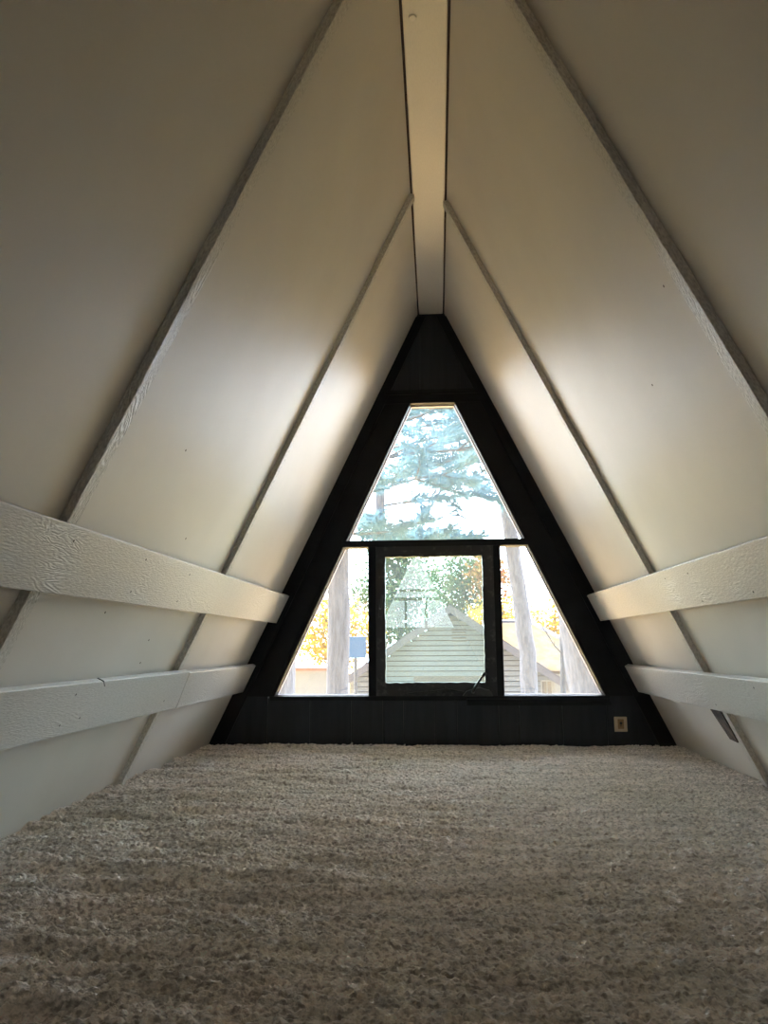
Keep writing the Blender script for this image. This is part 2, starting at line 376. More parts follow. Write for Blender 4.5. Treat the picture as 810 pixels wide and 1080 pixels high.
def carpet():
    ys = [-.8, -.3, .2, .6]
    y = .8; ys2 = []
    while y < D + .03:
        ys2.append(y); y += .0026 + .0009 * (y - .8)
    ys = np.array(ys + ys2); nx = 820
    xs = np.linspace(-1, 1, nx)
    X, Y = np.meshgrid(xs * (BW + .012), ys)
    wxp = X + .012 * (value_noise(X * 30, Y * 30, 1) - .5) + .004 * (value_noise(X * 90, Y * 90, 21) - .5)
    wyp = Y + .012 * (value_noise(X * 30 + 50, Y * 30, 2) - .5) + .004 * (value_noise(X * 90, Y * 90 + 9, 22) - .5)
    cs = .0088
    def worley(px, py, seed):
        jr = np.random.default_rng(seed); J = jr.random((512, 512, 3))
        gx, gy = px, py
        ix, iy = np.floor(gx).astype(int), np.floor(gy).astype(int)
        best = np.full(px.shape, 9.); hh = np.zeros(px.shape)
        for dx in (-1, 0, 1):
            for dy in (-1, 0, 1):
                a, b = ix + dx, iy + dy
                j = J[a % 512, b % 512]
                d = np.hypot(a + .5 + (j[..., 0] - .5) * .9 - gx, b + .5 + (j[..., 1] - .5) * .9 - gy)
                m = d < best; best = np.where(m, d, best); hh = np.where(m, j[..., 2], hh)
        return best, hh
    d1, h1 = worley(wxp / cs, wyp / (cs * .8), 3)
    d2, h2 = worley(wxp / (cs * 3.0) + 7, wyp / (cs * 1.7) + 3, 4)
    tuft = np.clip(1 - d1 ** 2 * 1.3, 0, 1)
    clump = np.clip(1 - d2 ** 2 * 1.1, 0, 1)
    # brushed bands, long across the room on the left, finer on the right
    wl = 1 / (1 + np.exp((X + .15) * 5))
    band = value_noise(X * 3.2 + 11, Y * 17, 5) + .6 * value_noise(X * 7, Y * 34, 6)
    low = value_noise(X * 4, Y * 5, 8)
    Z = -.013 + .0062 * tuft * (.35 + 1.1 * h1) + .0062 * clump * (.3 + 1.1 * h2) + (.024 * wl + .007) * (band - .8) + .010 * (low - .5)
    lean = .006 * (value_noise(X * 6, Y * 14, 9) - .35) * (tuft * .8 + .2)
    Yd = Y - lean; Xd = X + .003 * (value_noise(X * 40, Y * 40, 10) - .5)
    edge = np.clip((BW + .012 - np.abs(X)) / .05, 0, 1)
    Z = Z + (1 - edge) * .006
    Z = np.maximum(Z, -.036)
    V = np.stack([Xd, Yd, Z], -1).reshape(-1, 3)
    ny = len(ys); idx = np.arange(nx * ny).reshape(ny, nx)
    F = np.stack([idx[:-1, :-1], idx[:-1, 1:], idx[1:, 1:], idx[1:, :-1]], -1).reshape(-1, 4)
    me = bpy.data.meshes.new('carpet_pile')
    me.vertices.add(len(V)); me.vertices.foreach_set('co', V.astype(np.float32).ravel())
    me.loops.add(len(F) * 4); me.loops.foreach_set('vertex_index', F.astype(np.int32).ravel())
    me.polygons.add(len(F)); me.polygons.foreach_set('loop_start', np.arange(0, len(F) * 4, 4, dtype=np.int32))
    me.polygons.foreach_set('use_smooth', np.ones(len(F), dtype=bool))
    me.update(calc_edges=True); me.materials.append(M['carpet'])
    o = bpy.data.objects.new('carpet_pile', me); C.objects.link(o)
    tag(o, 'beige plush carpet pile covering the whole attic floor', 'carpet', kind='stuff')
carpet()

# ------------------------------------------------------------------ gable wall (black)
YF = D + .015
mb = MB()
cuts = [-1.16, -.89, -.665, -.446, -.281, -.173, -.012, .097, .311, .417, .636, .86, 1.16]
for a, b in zip(cuts[:-1], cuts[1:]):
    z0, z1 = -.05, .245
    def cl(x, z): return max(-hx(z) - .02, min(hx(z) + .02, x))
    mb.prism([(cl(a + .004, z0), z0), (cl(b - .004, z0), z0), (cl(b - .004, z1), z1), (cl(a + .004, z1), z1)], YF, YF + .03)
mb.box(-1.2, 1.2, YF + .012, D + .12, -.05, .235)
# upper planks
for a, b in ((-.30, -.066), (-.066, .152), (.152, .30)):
    a2, b2 = a + .003, b - .003
    f = lambda x: min(APEX + .05, APEX - (abs(x) - A) / ((BW - A) / APEX) + .03)
    poly = [(a2, 1.83), (b2, 1.83), (b2, f(b2))]
    if a2 < -A < b2: poly.append((-A, f(-A)))
    if a2 < A < b2: poly.insert(3, (A, f(A)))
    poly.append((a2, f(a2)))
    mb.prism(poly, YF, YF + .03)
mb.prism([(-.32, 1.84), (.32, 1.84), (.08, APEX + .06), (-.08, APEX + .06)], YF + .012, D + .12)
mb.box(-.125, .125, YF + .012, D + .12, APEX - .06, APEX + .13)
struct(mb.build('wall_gable', M['blackplank'], bevel=.0015))

def rake(name, sd):
    mb = MB()
    q = lambda lst: [(sd * x, z) for x, z in lst]
    # wide inner board up to the glass
    mb.prism(q([(wx(.243), .243), (hx(.243) + .02, .243), (hx(1.86) + .02, 1.86), (wx(1.86), 1.86)]), YF - .003, D + .12)
    # outer strip against the slope, standing proud, floor to peak
    mb.prism(q([(hx(-.02) - .085, -.02), (hx(-.02) + .02, -.02), (hx(APEX - .02) + .02, APEX - .02), (max(.012, hx(APEX - .02) - .055), APEX - .02)]), D, YF)
    # moulded stop along the glass
    mb.prism(q([(wx(.245) + .002, .245), (wx(.245) + .024, .245), (wx(1.827) + .024, 1.827), (wx(1.827) + .002, 1.827)]), D + .004, YF)
    return struct(mb.build(name, M['black'], bevel=.002))
rake('trim_1', -1); rake('trim_2', 1)
mb = MB(); mb.box(-.265, .265, D - .006, YF, 1.876, 1.902); mb.box(-.28, .28, D + .004, D + .12, 1.827, 1.876)
struct(mb.build('trim_3', M['black'], bevel=.002))
mb = MB(); mb.box(-.88, .88, D + .003, D + .12, .222, .2455)
struct(mb.build('trim_4', M['black'], bevel=.002))
mb = MB(); mb.prism([(.15, .198), (.885, .198), (.873, .231), (.15, .231)], D - .012, D + .004); mb.box(.155, .87, D - .018, D - .010, .206, .214)
struct(mb.build('trim_5', M['black'], bevel=.002))
# mullions and transom
mb = MB(); mb.box(-.50, .50, D + .002, D + .10, 1.029, 1.064)
struct(mb.build('trim_6', M['black'], bevel=.002))
mb = MB(); mb.box(-.3585, -.318, D + .002, D + .10, .2455, 1.029)
struct(mb.build('trim_7', M['black'], bevel=.002))
mb = MB(); mb.box(.309, .3465, D + .002, D + .10, .2455, 1.029)
struct(mb.build('trim_8', M['black'], bevel=.002))

def fixed_window(name, poly, bars):
    r = struct(root(name, (poly[0][0], D + .05, poly[0][1])))
    mb = MB(); mb.prism(poly, D + .055, D + .059); mb.build('pane', M['glass'], parent=r, origin=r.location)
    mb = MB()
    for (p, q) in bars:
        p, q = Vector((p[0], 0, p[1])), Vector((q[0], 0, q[1])); d = (q - p).normalized(); cen = Vector((sum(x for x, z in poly) / len(poly), 0, sum(z for x, z in poly) / len(poly)))
        n = Vector((-d.z, 0, d.x)); n = n if n.dot(cen - p) > 0 else -n
        a, b, c_, e = p - n * .004, q - n * .004, q + n * .005, p + n * .005
        mb.prism([(a.x, a.z), (b.x, b.z), (c_.x, c_.z), (e.x, e.z)], D + .06, D + .085)
    mb.build('glazing_stop', M['stop'], parent=r, origin=r.location)
    return r
E_ = .004
fixed_window('window_1', [(-wx(1.064) - E_, 1.060), (wx(1.064) + E_, 1.060), (.124, 1.831), (-.124, 1.831)],
             [((-wx(1.064), 1.064), (-.12, 1.827)), ((wx(1.064), 1.064), (.12, 1.827)), ((-.12, 1.827), (.12, 1.827))])
fixed_window('window_2', [(-wx(.245) - E_, .243), (-.357, .243), (-.357, 1.031), (-wx(1.029) - E_, 1.031)],
             [((-wx(.245), .2455), (-wx(1.029), 1.029)), ((-wx(.245), .2455), (-.357, .2455))])
fixed_window('window_3', [(wx(.245) + E_, .243), (.345, .243), (.345, 1.031), (wx(1.029) + E_, 1.031)],
             [((wx(.245), .2455), (wx(1.029), 1.029)), ((wx(.245), .2455), (.345, .2455))])

# casement
def casement():
    r = struct(root('window_4', (-.003, D + .01, .2455)))
    mb = MB()
    yA, yB = D - .006, D + .05
    def wob(x0, x1, z0, z1, n, ax):                  # sash member whose glass-side arris is uneven from old paint
        vs = []; fs = []
        for i in range(n + 1):
            k = i / n; j = random.gauss(0, .0013)
            if ax == 'z': row = [(x0[0] + (j if x0[1] else 0), z0 + (z1 - z0) * k), (x1[0] + (j if x1[1] else 0), z0 + (z1 - z0) * k)]
            else: row = [(x0 + (x1 - x0) * k, z0[0] + (j if z0[1] else 0)), (x0 + (x1 - x0) * k, z1[0] + (j if z1[1] else 0))]
            vs += [(row[0][0], yA, row[0][1]), (row[1][0], yA, row[1][1]), (row[1][0], yB, row[1][1]), (row[0][0], yB, row[0][1])]
        for i in range(n):
            for q in range(4):
                a, b = i * 4 + q, i * 4 + (q + 1) % 4
                fs.append((a, b, b + 4, a + 4) if ax == 'z' else (a, a + 4, b + 4, b))
        fs += [(0, 3, 2, 1), tuple(4 * n + q for q in (0, 1, 2, 3))]
        mb.add(vs, fs)
    wob((-.316, 0), (-.268, 1), .246, 1.028, 30, 'z')
    wob((.249, 1), (.308, 0), .246, 1.028, 30, 'z')
    wob(-.268, .249, (.974, 1), (1.028, 0), 26, 'x')
    wob(-.268, .249, (.246, 0), (.314, 1), 26, 'x')
    sash = mb.build('sash', M['sash'], parent=r, origin=r.location)
    bm = bmesh.new(); bm.from_mesh(sash.data); bmesh.ops.recalc_face_normals(bm, faces=bm.faces); bm.to_mesh(sash.data); bm.free()
    mb = MB(); mb.box(-.272, .253, -.002, .002, .310, .978)
    p = mb.build('pane', M['casglass'], parent=r, origin=(-.01, 0, .645)); p.location = (-.01 + .003, .014, .645 - .2455)
    p.rotation_euler = (0, 0, math.radians(1.0)); p['label'] = 'hazy glass of the opening sash'
    # latch on the left stile
    lt = MB(); lt.box(-.303, -.283, D - .016, D - .006, .655, .745)
    la = lt.build('latch', M['metalblack'], parent=r, origin=(-.293, D - .006, .70), bevel=.002); la['label'] = 'black latch'
    lv = MB(); lv.tube([(-.293, D - .016, .70), (-.291, D - .034, .702), (-.283, D - .040, .74), (-.280, D - .036, .768)], [.006, .006, .0065, .005], 10)
    lv.build('latch_lever', M['metalblack'], parent=la, origin=(-.293, D - .006, .70), smooth=True)
    # crank operator on the sill
    cb = MB()
    cb.prism([(.13, .247), (.285, .247), (.270, .275), (.215, .290), (.150, .272)], D - .045, D - .008)
    op = cb.build('crank_operator', M['metalblack'], parent=r, origin=(.2, D - .02, .25), bevel=.004); op['label'] = 'black crank operator'
    ca = MB(); ca.tube([(.182, D - .045, .268), (.184, D - .062, .276), (.205, D - .066, .312), (.232, D - .064, .347)], [.009, .009, .0065, .006], 10)
    ca.build('crank_arm', M['metalblack'], parent=op, origin=(.2, D - .02, .25), smooth=True)
    ck = MB(); ck.tube([(.231, D - .060, .345), (.238, D - .072, .356), (.243, D - .082, .363), (.245, D - .086, .366)], [.007, .0095, .0095, .005], 12)
    ck.build('crank_knob', M['metalblack'], parent=op, origin=(.2, D - .02, .25), smooth=True)
    # operator track arms folded along the bottom rail
    ta = MB(); ta.tube([(.15, D - .012, .262), (.05, D - .013, .281), (-.03, D - .012, .268), (-.15, D - .011, .259)], .0055, 8)
    ta.tube([(.05, D - .014, .284), (.0, D - .014, .262), (-.09, D - .013, .256)], .004, 8)
    ta.build('track_arm', M['metalblack'], parent=op, origin=(.2, D - .02, .25), smooth=True)
casement()

# outlet on the right of the gable
r = root('wall_outlet', (.929, YF, .066))
tag(r, 'small ivory outlet plate on the black planks at the bottom right of the gable', 'outlet')
mb = MB(); mb.box(.897, .962, YF - .006, YF, .066, .140); mb.build('cover_plate', M['plate'], parent=r, origin=r.location, bevel=.003)
mb = MB(); mb.box(.914, .945, YF - .0085, YF - .005, .080, .128); sk = mb.build('socket', M['socket'], parent=r, origin=r.location, bevel=.003)
mb = MB(); mb.disc((.930, YF - .0083, .108), (0, -1, 0), .007, .0012, 14); mb.box(.926, .928, YF - .0095, YF - .0083, .092, .1); mb.box(.932, .934, YF - .0095, YF - .0083, .092, .1)
mb.build('slots', M['slot'], parent=sk, origin=r.location)
# two bright nail heads in the black rake boards
for x, z, lb in ((-.542, 1.322, 'bright nail head in the black board up the left side of the window'), (.352, 1.359, 'bright nail head in the black board up the right side of the window')):
    mb = MB(); mb.disc((x, YF - .003, z), (0, -1, 0), .0045, .003, 12)
    tag(mb.build('nail', M['nail'], origin=(x, YF, z)), lb, 'nail', 'nail heads in the black gable')
# little metal strap under the right upper rail
mb = MB(); mb.prism([(.935, .845), (.947, .845), (1.005, .70), (.993, .70)], D - .004, D); 
o = mb.build('metal_strap', M['metalblack'], origin=(.97, D, .77)); tag(o, 'narrow black metal strap on the gable edge below the upper right rail', 'strap')
for q in ((.945, .825), (.992, .715)):
    mb = MB(); mb.disc((q[0], D - .004, q[1]), (0, -1, 0), .0045, .002, 12); mb.build('screw', M['nail'], parent=o, origin=(q[0], D - .004, q[1]))

# ------------------------------------------------------------------ rear end of the house, behind the viewer
def rear():
    y0, y1 = BACK - .12, BACK
    mb = MB()
    zb, zm, zt_ = .82, 1.36, 2.10
    w = lambda z: hx(z) - .13
    mb.box(-1.25, 1.25, y0, y1, -.15, zb)
    mb.prism([(-hx(zt_) - .02, zt_), (hx(zt_) + .02, zt_), (A + .02, APEX + .06), (-A - .02, APEX + .06)], y0, y1)
    for sd in (-1, 1):
        mb.prism([(sd * w(zb), zb), (sd * (hx(zb) + .02), zb), (sd * (hx(zt_) + .02), zt_), (sd * w(zt_), zt_)], y0, y1)
    mb.box(-w(zm), w(zm), y0, y1, zm - .05, zm)
    mb.box(-w(zm + .16), w(zm + .16), y0, y1, zm + .11, zm + .15)
    for x in (-.2, .17): mb.box(x - .02, x + .02, y0, y1, zb, zm - .05)
    struct(mb.build('wall_rear', M['black']))
    r = struct(root('window_5', (0, BACK - .06, zb)))
    mb = MB(); mb.prism([(-w(zb), zb), (w(zb), zb), (w(zt_), zt_), (-w(zt_), zt_)], BACK - .07, BACK - .065)
    mb.build('pane', M['rearglass'], parent=r, origin=r.location)
rear()

# ------------------------------------------------------------------ outside
mb = MB(); mb.box(-60, 60, -40, 120, GROUND - .3, GROUND)
struct(mb.build('ground', M['leafground']))

def garage():
    yF, L = 24.35, 6.0
    px, pz, tan = .40, 1.62, .68
    hw = 3.05; r = root('garage', (px, yF + L / 2, GROUND))
    tag(r, 'pale clapboard garage with a grey gabled roof seen through the middle window', 'garage')
    zg = lambda x: pz - abs(x - px) * tan
    # lap siding: wedge courses on the front, plain sides
    mb = MB(); z = GROUND; st = .152
    while z < pz - .25:
        x_at = lambda zz: (pz - .12 - zz) / tan
        z2 = min(z + st - .024, pz - .2)
        a, b = min(hw, x_at(z)), min(hw, x_at(z2))
        vs = [(px - a, yF - .05, z), (px + a, yF - .05, z), (px + b, yF, z2), (px - b, yF, z2), (px - a, yF + .1, z), (px + a, yF + .1, z), (px + b, yF + .1, z2), (px - b, yF + .1, z2)]
        mb.add(vs, [(0, 1, 2, 3), (5, 4, 7, 6), (0, 4, 5, 1), (1, 5, 6, 2), (2, 6, 7, 3), (3, 7, 4, 0)]); z += st
    mb.box(px - hw, px - hw + .1, yF + .1, yF + L, GROUND, zg(px + hw) - .1); mb.box(px + hw - .1, px + hw, yF + .1, yF + L, GROUND, zg(px + hw) - .1)
    mb.prism([(px - hw, GROUND), (px + hw, GROUND), (px + hw, zg(px + hw) - .1), (px, pz - .12), (px - hw, zg(px + hw) - .1)], yF + L - .1, yF + L)
    mb.build('siding', M['siding'], parent=r, origin=r.location)
    mb = MB(); mb.prism([(px - hw + .02, GROUND), (px + hw - .02, GROUND), (px + hw - .02, zg(px + hw) - .15), (px, pz - .2), (px - hw + .02, zg(px + hw) - .15)], yF + .1, yF + .14)
    mb.build('lap_shade_sheet', M['gap'], parent=r, origin=r.location)  # dark sheet behind the open slits, stands in for shade under the laps
    hw2 = hw + .35
    for sd in (-1, 1):
        mb = MB(); e = px + sd * hw2
        mb.prism([(px, pz), (e, zg(e)), (e, zg(e) + .09), (px, pz + .09)], yF - .42, yF + L + .3)
        mb.build('roof_slope', M['shingle'], parent=r, origin=r.location)
        mb = MB(); mb.prism([(px, pz - .17), (e, zg(e) - .17), (e, zg(e) + .06), (px, pz + .06)], yF - .46, yF - .42)
        mb.build('rake_fascia', M['fascia'], parent=r, origin=r.location)
        mb = MB(); mb.prism([(px, pz - .03), (e, zg(e) - .03), (e, zg(e) - .001), (px, pz - .001)], yF - .42, yF)
        mb.build('soffit', M['soffit'], parent=r, origin=r.location)
        mb = MB(); mb.box(min(px + sd * (hw - .1), px + sd * (hw + .02)), max(px + sd * (hw - .1), px + sd * (hw + .02)), yF - .04, yF + .02, GROUND, zg(px + hw) - .1)
        mb.build('corner_board', M['whitewall'], parent=r, origin=r.location)
    mb = MB()
    for k in range(5): mb.prism([(px + .05, .60 + k * .085), (px + .48, .60 + k * .085), (px + .48, .64 + k * .085), (px + .05, .64 + k * .085)], yF - .05, yF - .02)
    mb.build('gable_vent', M['ventgrey'], parent=r, origin=r.location)
    mb = MB(); mb.box(px - 1.12, px + 1.35, yF - .06, yF - .015, GROUND, -.42)
    for k in range(6): mb.box(px - 1.05, px + 1.28, yF - .075, yF - .055, GROUND + .05 + k * .36, GROUND + .36 + k * .36)
    mb.build('garage_door', M['doorgrey'], parent=r, origin=r.location)
    mb = MB(); mb.box(px + 2.66, px + 3.0, yF - .05, yF - .02, -1.6, -.55)
    f = mb.build('window_frame', M['whitewall'], parent=r, origin=r.location)
    mb = MB(); mb.box(px + 2.7, px + 2.83, yF - .06, yF - .045, -1.55, -.6); mb.box(px + 2.86, px + 2.97, yF - .06, yF - .045, -1.55, -.6)
    mb.build('window_pane', M['darkglass'], parent=f, origin=r.location)
    mb = MB(); mb.tube([(px + 2.13, yF - .07, GROUND), (px + 2.13, yF - .07, .1)], .045, 8)
    mb.build('downpipe', M['fascia'], parent=r, origin=r.location)
garage()

def cottage():
    # hip roofed house behind and right of the garage
    y0, y1, x0, x1 = 34.6, 44, 1.2, 7.6; e, pk = -.62, 1.6
    r = root('cottage', ((x0 + x1) / 2, y0 + 4, GROUND)); tag(r, 'low house with a leaf-strewn hip roof behind the right side of the garage', 'house')
    mb = MB(); mb.box(x0 + .4, x1 - .4, y0 + .4, y1 - .4, GROUND, e); mb.build('wall', M['whitewall'], parent=r, origin=r.location)
    a, b = (x0 + 1.2, (y0 + y1) / 2, pk), (x1 - 3.1, (y0 + y1) / 2, pk)
    vs = [(x0, y0, e), (x1, y0, e), (x1, y1, e), (x0, y1, e), a, b]
    mb = MB(); mb.add(vs + [(x, y, z - .12) for x, y, z in vs[:4]], [(0, 1, 5, 4), (1, 2, 5), (2, 3, 4, 5), (3, 0, 4), (9, 8, 7, 6), (0, 6, 7, 1), (1, 7, 8, 2), (2, 8, 9, 3), (3, 9, 6, 0)])
    mb.build('hip_roof', M['leafroof'], parent=r, origin=r.location)
    mb = MB(); mb.tube([b, (x1, y0, e + .02)], .11, 8); mb.tube([a, (x0, y0, e + .02)], .11, 8); mb.tube([a, b], .11, 8)
    mb.build('ridge_cap', M['fascia'], parent=r, origin=r.location)
cottage()

# low white shed at the left with a red top edge, and a blue panel on a post
r = root('shed', (-5, 27, GROUND)); tag(r, 'low pale shed with a reddish roof edge seen through the left window', 'shed')
mb = MB(); mb.box(-6.4, -3.5, 26, 28.5, GROUND, -.30); mb.build('wall', M['whitewall'], parent=r, origin=r.location)
mb = MB(); mb.prism([(-6.6, -.30), (-3.35, -.30), (-3.35, -.2), (-6.6, -.2)], 25.8, 28.7); mb.build('roof_edge', M['redtrim'], parent=r, origin=r.location)
r = root('sign', (-2.3, 22, GROUND)); tag(r, 'blue panel on a post beyond the left window, right of the thick trunk', 'sign')
mb = MB(); mb.box(-2.45, -1.95, 21.9, 21.95, .16, .74); mb.build('panel', M['bluesign'], parent=r, origin=r.location, bevel=.01)
mb = MB(); mb.tube([(-2.25, 22, GROUND), (-2.25, 22, .5)], .05, 8); mb.build('post', M['twig'], parent=r, origin=r.location)

# ---------------------------------------------------------------- trees
def np_mesh(name, V, F, m, parent, origin):
    me = bpy.data.meshes.new(name)
    V = np.asarray(V, dtype=np.float32) - np.array(origin, dtype=np.float32)
    k = F.shape[1]
    me.vertices.add(len(V)); me.vertices.foreach_set('co', V.ravel())
    me.loops.add(F.size); me.loops.foreach_set('vertex_index', F.astype(np.int32).ravel())
    me.polygons.add(len(F)); me.polygons.foreach_set('loop_start', np.arange(0, F.size, k, dtype=np.int32))
    me.update(calc_edges=True); me.materials.append(m)
    o = bpy.data.objects.new(name, me); C.objects.link(o)
    if parent is not None: o.parent = parent; o.location = Vector(origin) - parent.location
    else: o.location = origin
    return o

def leaves(centres, spread, n_each, size):
    """little folded leaves scattered round the given points"""
    c = np.repeat(np.asarray(centres), n_each, 0); n = len(c)
    p = c + rng.normal(0, 1, (n, 3)) * spread
    u = rng.normal(0, 1, (n, 3)); u /= np.linalg.norm(u, axis=1)[:, None]
    w = np.cross(u, rng.normal(0, 1, (n, 3))); w /= np.linalg.norm(w, axis=1)[:, None]
    nn = np.cross(u, w); s = size * (.6 + .8 * rng.random((n, 1)))
    V = np.stack([p, p + u * s * .5 + w * s * .33 + nn * s * .08, p + u * s, p + u * s * .5 - w * s * .33 + nn * s * .08], 1).reshape(-1, 3)
    F = np.arange(n * 4).reshape(-1, 4)
    return V, F

def needles(tips, dirs, n_each, ln, wd):
    t = np.repeat(np.asarray(tips), n_each, 0); d = np.repeat(np.asarray(dirs), n_each, 0); n = len(t)
    v = d * .7 + rng.normal(0, .55, (n, 3)); v /= np.linalg.norm(v, axis=1)[:, None]
    w = np.cross(v, rng.normal(0, 1, (n, 3))); w /= np.linalg.norm(w, axis=1)[:, None]
    b = t - d * rng.random((n, 1)) * ln * 1.2
    l = ln * (.6 + .6 * rng.random((n, 1)))
    V = np.stack([b - w * wd * .5, b + w * wd * .5, b + v * l], 1).reshape(-1, 3)
    return V, np.arange(n * 3).reshape(-1, 3)

def trunk_mb(path, rads, n=14):
    mb = MB(); pts = []; rr = []
    path = [Vector(p) for p in path]
    for i in range(len(path) - 1):
        for k in range(6):
            t = k / 6; pts.append(path[i].lerp(path[i + 1], t) + Vector((random.gauss(0, .01), random.gauss(0, .01), 0))); rr.append((rads[i] * (1 - t) + rads[i + 1] * t) * random.uniform(.96, 1.04))
    pts.append(path[-1]); rr.append(rads[-1])
    return mb.tube(pts, rr, n)

def branch(mb, p, d, ln, r, depth, tips):
    p = Vector(p); d = Vector(d).normalized(); pts = [p]; q = p
    for k in range(4):
        d = (d + Vector((random.gauss(0, .12), random.gauss(0, .12), random.gauss(.02, .10)))).normalized()
        q = q + d * ln / 4; pts.append(q)
    mb.tube(pts, [r, r * .8, r * .62, r * .45, r * .25], 5)
    if depth == 0:
        for k in (2, 3, 4): tips.append((pts[k], d))
    else:
        for k in range(1, 5):
            for sgn in (-1, 1):
                sd_ = d.cross(Vector((0, 0, 1))).normalized() * sgn
                nd = (d * .7 + sd_ * random.uniform(.4, 1) + Vector((0, 0, random.gauss(0, .25))))
                branch(mb, pts[k], nd, ln * random.uniform(.3, .5), r * .45, depth - 1, tips)
        tips.append((pts[4], d))

def pine(label, path, rads, br, bark='bark', nn=52, ln=.17, wd=.011):
    base = Vector(path[0]); r = root('pine_tree', base); tag(r, label, 'tree', 'trees outside the gable window')
    trunk_mb(path, rads).build('trunk', M[bark], parent=r, origin=base, smooth=True)
    mb = MB(); tips = []
    for (p, d, l, rad) in br: branch(mb, p, d, l, rad, 2, tips)
    if br:
        mb.build('branches', M['twig'], parent=r, origin=base)
        V, F = needles([tuple(t[0]) for t in tips], [tuple(t[1]) for t in tips], nn, ln, wd)
        np_mesh('needles', V, F, M['pine'], r, base)
    return r

def along(path, z):
    for a, b in zip(path[:-1], path[1:]):
        if a[2] <= z <= b[2]:
            t = (z - a[2]) / (b[2] - a[2]); return tuple(a[i] + (b[i] - a[i]) * t for i in range(3))
    return path[-1]

# thick trunk in the left window
P1 = [(-1.75, 14, GROUND), (-1.74, 14, 1), (-1.76, 14, 4), (-1.85, 14, 11)]
b1 = [(along(P1, z), d, l, .045) for z, d, l in ((2.15, (-1, .1, -.05), 1.4), (2.5, (1, .2, .0), 1.3), (3.1, (1, -.2, .1), 2.0), (3.7, (1, -.2, .1), 3.0), (4.3, (1, .3, .2), 3.2), (5.0, (1, .1, .1), 3.0), (5.6, (.8, -.3, .0), 3.0), (6.2, (1, .2, -.1), 3.2))]
pine('tall pine whose thick grey trunk fills the left window', P1, [.215, .195, .18, .12], b1)
P2 = [(-2.32, 11.2, GROUND), (-2.22, 11.2, .6), (-2.1, 11.3, 4), (-2.0, 11.4, 9)]
pine('leaning trunk low in the outer corner of the left window', P2, [.26, .24, .2, .15], [], 'barkpale')
P3 = [(2.62, 13.2, GROUND), (2.46, 13.2, -.3), (2.25, 13.2, 1.3), (2.1, 13.3, 5), (2.0, 13.3, 10)]
pine('broad pale trunk in the outer corner of the right window', P3, [.42, .36, .30, .25, .2], [], 'barkpale')
P4 = [(2.34, 20.5, GROUND), (2.28, 20.5, .3), (1.98, 20.5, 3), (1.72, 20.5, 6), (1.5, 20.5, 12)]
b4 = [(along(P4, z), d, l, .04) for z, d, l in ((4.4, (-1, -.2, .1), 2.0), (5.2, (-1, .1, .2), 3.0), (5.9, (-1, -.2, .1), 3.4), (6.8, (-1, .2, .0), 3.2), (6.4, (1, -.1, .1), 1.6), (7.4, (-1, -.2, -.1), 3.4))]
pine('slender leaning pine with a bluish trunk left of the broad trunk in the right window', P4, [.24, .21, .19, .17, .12], b4, 'barkpale')
P5 = [(-1.25, 17.5, GROUND), (-1.23, 17.5, 3), (-1.2, 17.5, 7), (-1.15, 17.5, 12)]
b5 = [(along(P5, z), d, l, .035) for z, d, l in ((2.7, (1, -.3, .0), 1.3), (3.0, (1, .3, .05), 1.9), (3.3, (-1, -.1, .1), 1.0), (3.6, (1, .2, .2), 2.2), (4.1, (1, -.1, .2), 2.6), (4.5, (1, .3, .1), 2.8), (4.9, (.9, -.4, .1), 2.8), (5.3, (1, 0, .1), 2.8), (5.7, (1, .2, .0), 2.6), (6.1, (1, -.2, -.1), 2.6), (4.4, (-1, .2, .1), 1.2))]
pine('pine with a thin trunk behind the lower left of the top window', P5, [.13, .105, .09, .07], b5, 'barkpale')

def broadleaf(name, label, c, rad, n_c, n_each, m, size, trunk_r=.14, spread=.32):
    base = Vector((c[0], c[1], GROUND)); r = root(name, base); tag(r, label, 'tree', 'trees outside the gable window')
    mb = trunk_mb([tuple(base), (c[0] + .1, c[1], c[2] - rad[2] * .4), (c[0], c[1], c[2] + rad[2] * .6)], [trunk_r, trunk_r * .7, trunk_r * .25], 8)
    tips = []
    for k in range(16):
        a = random.uniform(0, 6.28); p = (c[0], c[1], c[2] - rad[2] * random.uniform(-.3, .7))
        branch(mb, p, (math.cos(a), math.sin(a), random.uniform(.2, .9)), rad[0] * .8, .05, 0, tips)
    mb.build('trunk', M['twig'], parent=r, origin=base)
    u = rng.normal(0, 1, (n_c, 3)); u /= np.linalg.norm(u, axis=1)[:, None]
    cen = np.array(c) + u * np.array(rad) * (rng.random((n_c, 1)) ** .4)
    V, F = leaves(cen, spread, n_each, size); np_mesh('foliage', V, F, M[m], r, base)
    return r
broadleaf('maple_tree', 'bright yellow tree left of the thick trunk in the left window', (-4.6, 34, .9), (1.7, 1.6, 1.7), 90, 50, 'yellow', .16)
broadleaf('maple_tree', 'orange and yellow tree between the thick trunk and the middle window', (-3.6, 46, 1.65), (1.8, 1.6, 2.2), 80, 45, 'orange', .15)
broadleaf('maple_tree', 'yellow tree behind the slender leaning trunk in the right window', (4.0, 49, 1.6), (2.0, 1.8, 1.9), 110, 50, 'yellow', .16)
broadleaf('maple_tree', 'golden tree above the leafy roof, right of the leaning trunk', (7.6, 52, 1.75), (1.8, 1.8, 2.3), 100, 45, 'yellow', .16)
broadleaf('maple_tree', 'bushy green tree behind the left half of the garage', (-1.8, 38, 3.3), (2.2, 1.8, 2.9), 150, 60, 'green', .17)
broadleaf('maple_tree', 'green tree rising behind the garage peak', (1.7, 54, 4.3), (3.3, 1.8, 3.4), 260, 64, 'green', .17)
broadleaf('maple_tree', 'small reddish tree at the upper right of the middle window', (2.35, 34, 3.3), (.8, .8, .8), 34, 36, 'orange', .15)
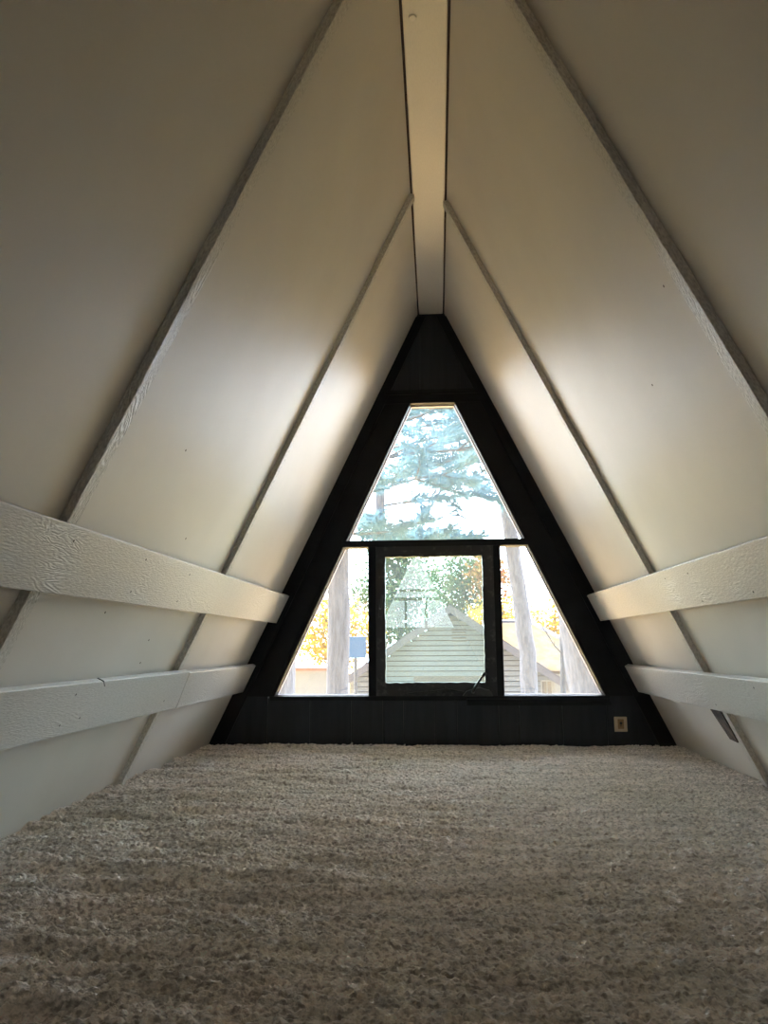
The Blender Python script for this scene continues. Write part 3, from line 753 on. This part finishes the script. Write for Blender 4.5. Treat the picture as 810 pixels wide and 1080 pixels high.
def bare_tree(label, x, y):
    base = Vector((x, y, GROUND)); r = root('bare_tree', base); tag(r, label, 'tree', 'trees outside the gable window')
    trunk_mb([tuple(base), (x + .05, y, 1.2), (x + .1, y, 5)], [.09, .07, .03], 8).build('trunk', M['twig'], parent=r, origin=base)
    mb = MB(); tips = []
    for z in np.linspace(.2, 4.5, 9): branch(mb, (x + .07, y, z), (random.choice((-1, 1)), random.gauss(0, .3), 1.1), 1.6, .025, 1, tips)
    mb.build('branches', M['twig'], parent=r, origin=base)
bare_tree('bare twiggy tree between the two trunks in the right window', 3.35, 22)

# ------------------------------------------------------------------ light
SKY_LOW, SKY_HIGH = 4.5, 36.0
w = bpy.data.worlds.new('sky'); S.world = w; w.use_nodes = True
nt = w.node_tree; nt.nodes.clear()
out = nt.nodes.new('ShaderNodeOutputWorld'); bg = nt.nodes.new('ShaderNodeBackground'); lk(nt, bg.outputs[0], out.inputs[0])
tc = nt.nodes.new('ShaderNodeTexCoord'); n = nt.nodes.new('ShaderNodeTexNoise'); n.inputs['Scale'].default_value = 3; n.inputs['Detail'].default_value = 5
lk(nt, tc.outputs['Generated'], n.inputs['Vector'])
rp = nt.nodes.new('ShaderNodeValToRGB'); rp.color_ramp.elements[0].color = (.60, .78, 1.0, 1); rp.color_ramp.elements[1].color = (.88, .94, 1.0, 1)
rp.color_ramp.elements[0].position = .38; rp.color_ramp.elements[1].position = .58
lk(nt, n.outputs['Fac'], rp.inputs[0]); lk(nt, rp.outputs[0], bg.inputs[0])
# bright sky lobe beyond the gable window, added to light the room
dp = nt.nodes.new('ShaderNodeVectorMath'); dp.operation = 'DOT_PRODUCT'; dp.inputs[1].default_value = Vector((0.0, .72, .69)).normalized()
lk(nt, tc.outputs['Generated'], dp.inputs[0])
mr = nt.nodes.new('ShaderNodeMapRange'); mr.interpolation_type = 'SMOOTHSTEP'
mr.inputs['From Min'].default_value = .15; mr.inputs['From Max'].default_value = .95
mr.inputs['To Min'].default_value = SKY_LOW; mr.inputs['To Max'].default_value = SKY_HIGH
lk(nt, dp.outputs['Value'], mr.inputs['Value']); lk(nt, mr.outputs[0], bg.inputs[1])
sun = bpy.data.lights.new('sun', 'SUN'); sun.energy = 64; sun.color = (1, .86, .66); sun.angle = math.radians(3)
so = bpy.data.objects.new('sun', sun); C.objects.link(so)
so.rotation_euler = Vector((.42, -.03, -.90)).to_track_quat('-Z', 'Y').to_euler(); so.location = (-20, 0, 30)

# ------------------------------------------------------------------ camera
cam = bpy.data.cameras.new('camera'); co = bpy.data.objects.new('camera', cam); C.objects.link(co); S.camera = co
yaw, pitch, roll, F_PX = .0655, .1672, .0063, 831.62
fw = Vector((-math.sin(yaw) * math.cos(pitch), math.cos(yaw) * math.cos(pitch), math.sin(pitch)))
rt = Vector((math.cos(yaw), math.sin(yaw), 0)); up = rt.cross(fw)
c_, s_ = math.cos(roll), math.sin(roll)
r2, u2 = rt * c_ - up * s_, rt * s_ + up * c_
mw = Matrix.Identity(4)
for i in range(3): mw[i][0], mw[i][1], mw[i][2] = r2[i], u2[i], -fw[i]
mw[0][3], mw[1][3], mw[2][3] = .0041, 0, .5079
co.matrix_world = mw
cam.sensor_fit = 'HORIZONTAL'; cam.sensor_width = 36; cam.lens = 36 * F_PX / 810; cam.clip_start = .02; cam.clip_end = 400

S.view_settings.view_transform = 'Standard'; S.view_settings.look = 'None'
S.view_settings.exposure = -0.32; S.view_settings.gamma = 1; S.view_settings.use_curve_mapping = False
S.cycles.use_denoising = True
S.cycles.use_adaptive_sampling = False
S.cycles.max_bounces = 12; S.cycles.diffuse_bounces = 8; S.cycles.transparent_max_bounces = 16
S.cycles.sample_clamp_indirect = 8
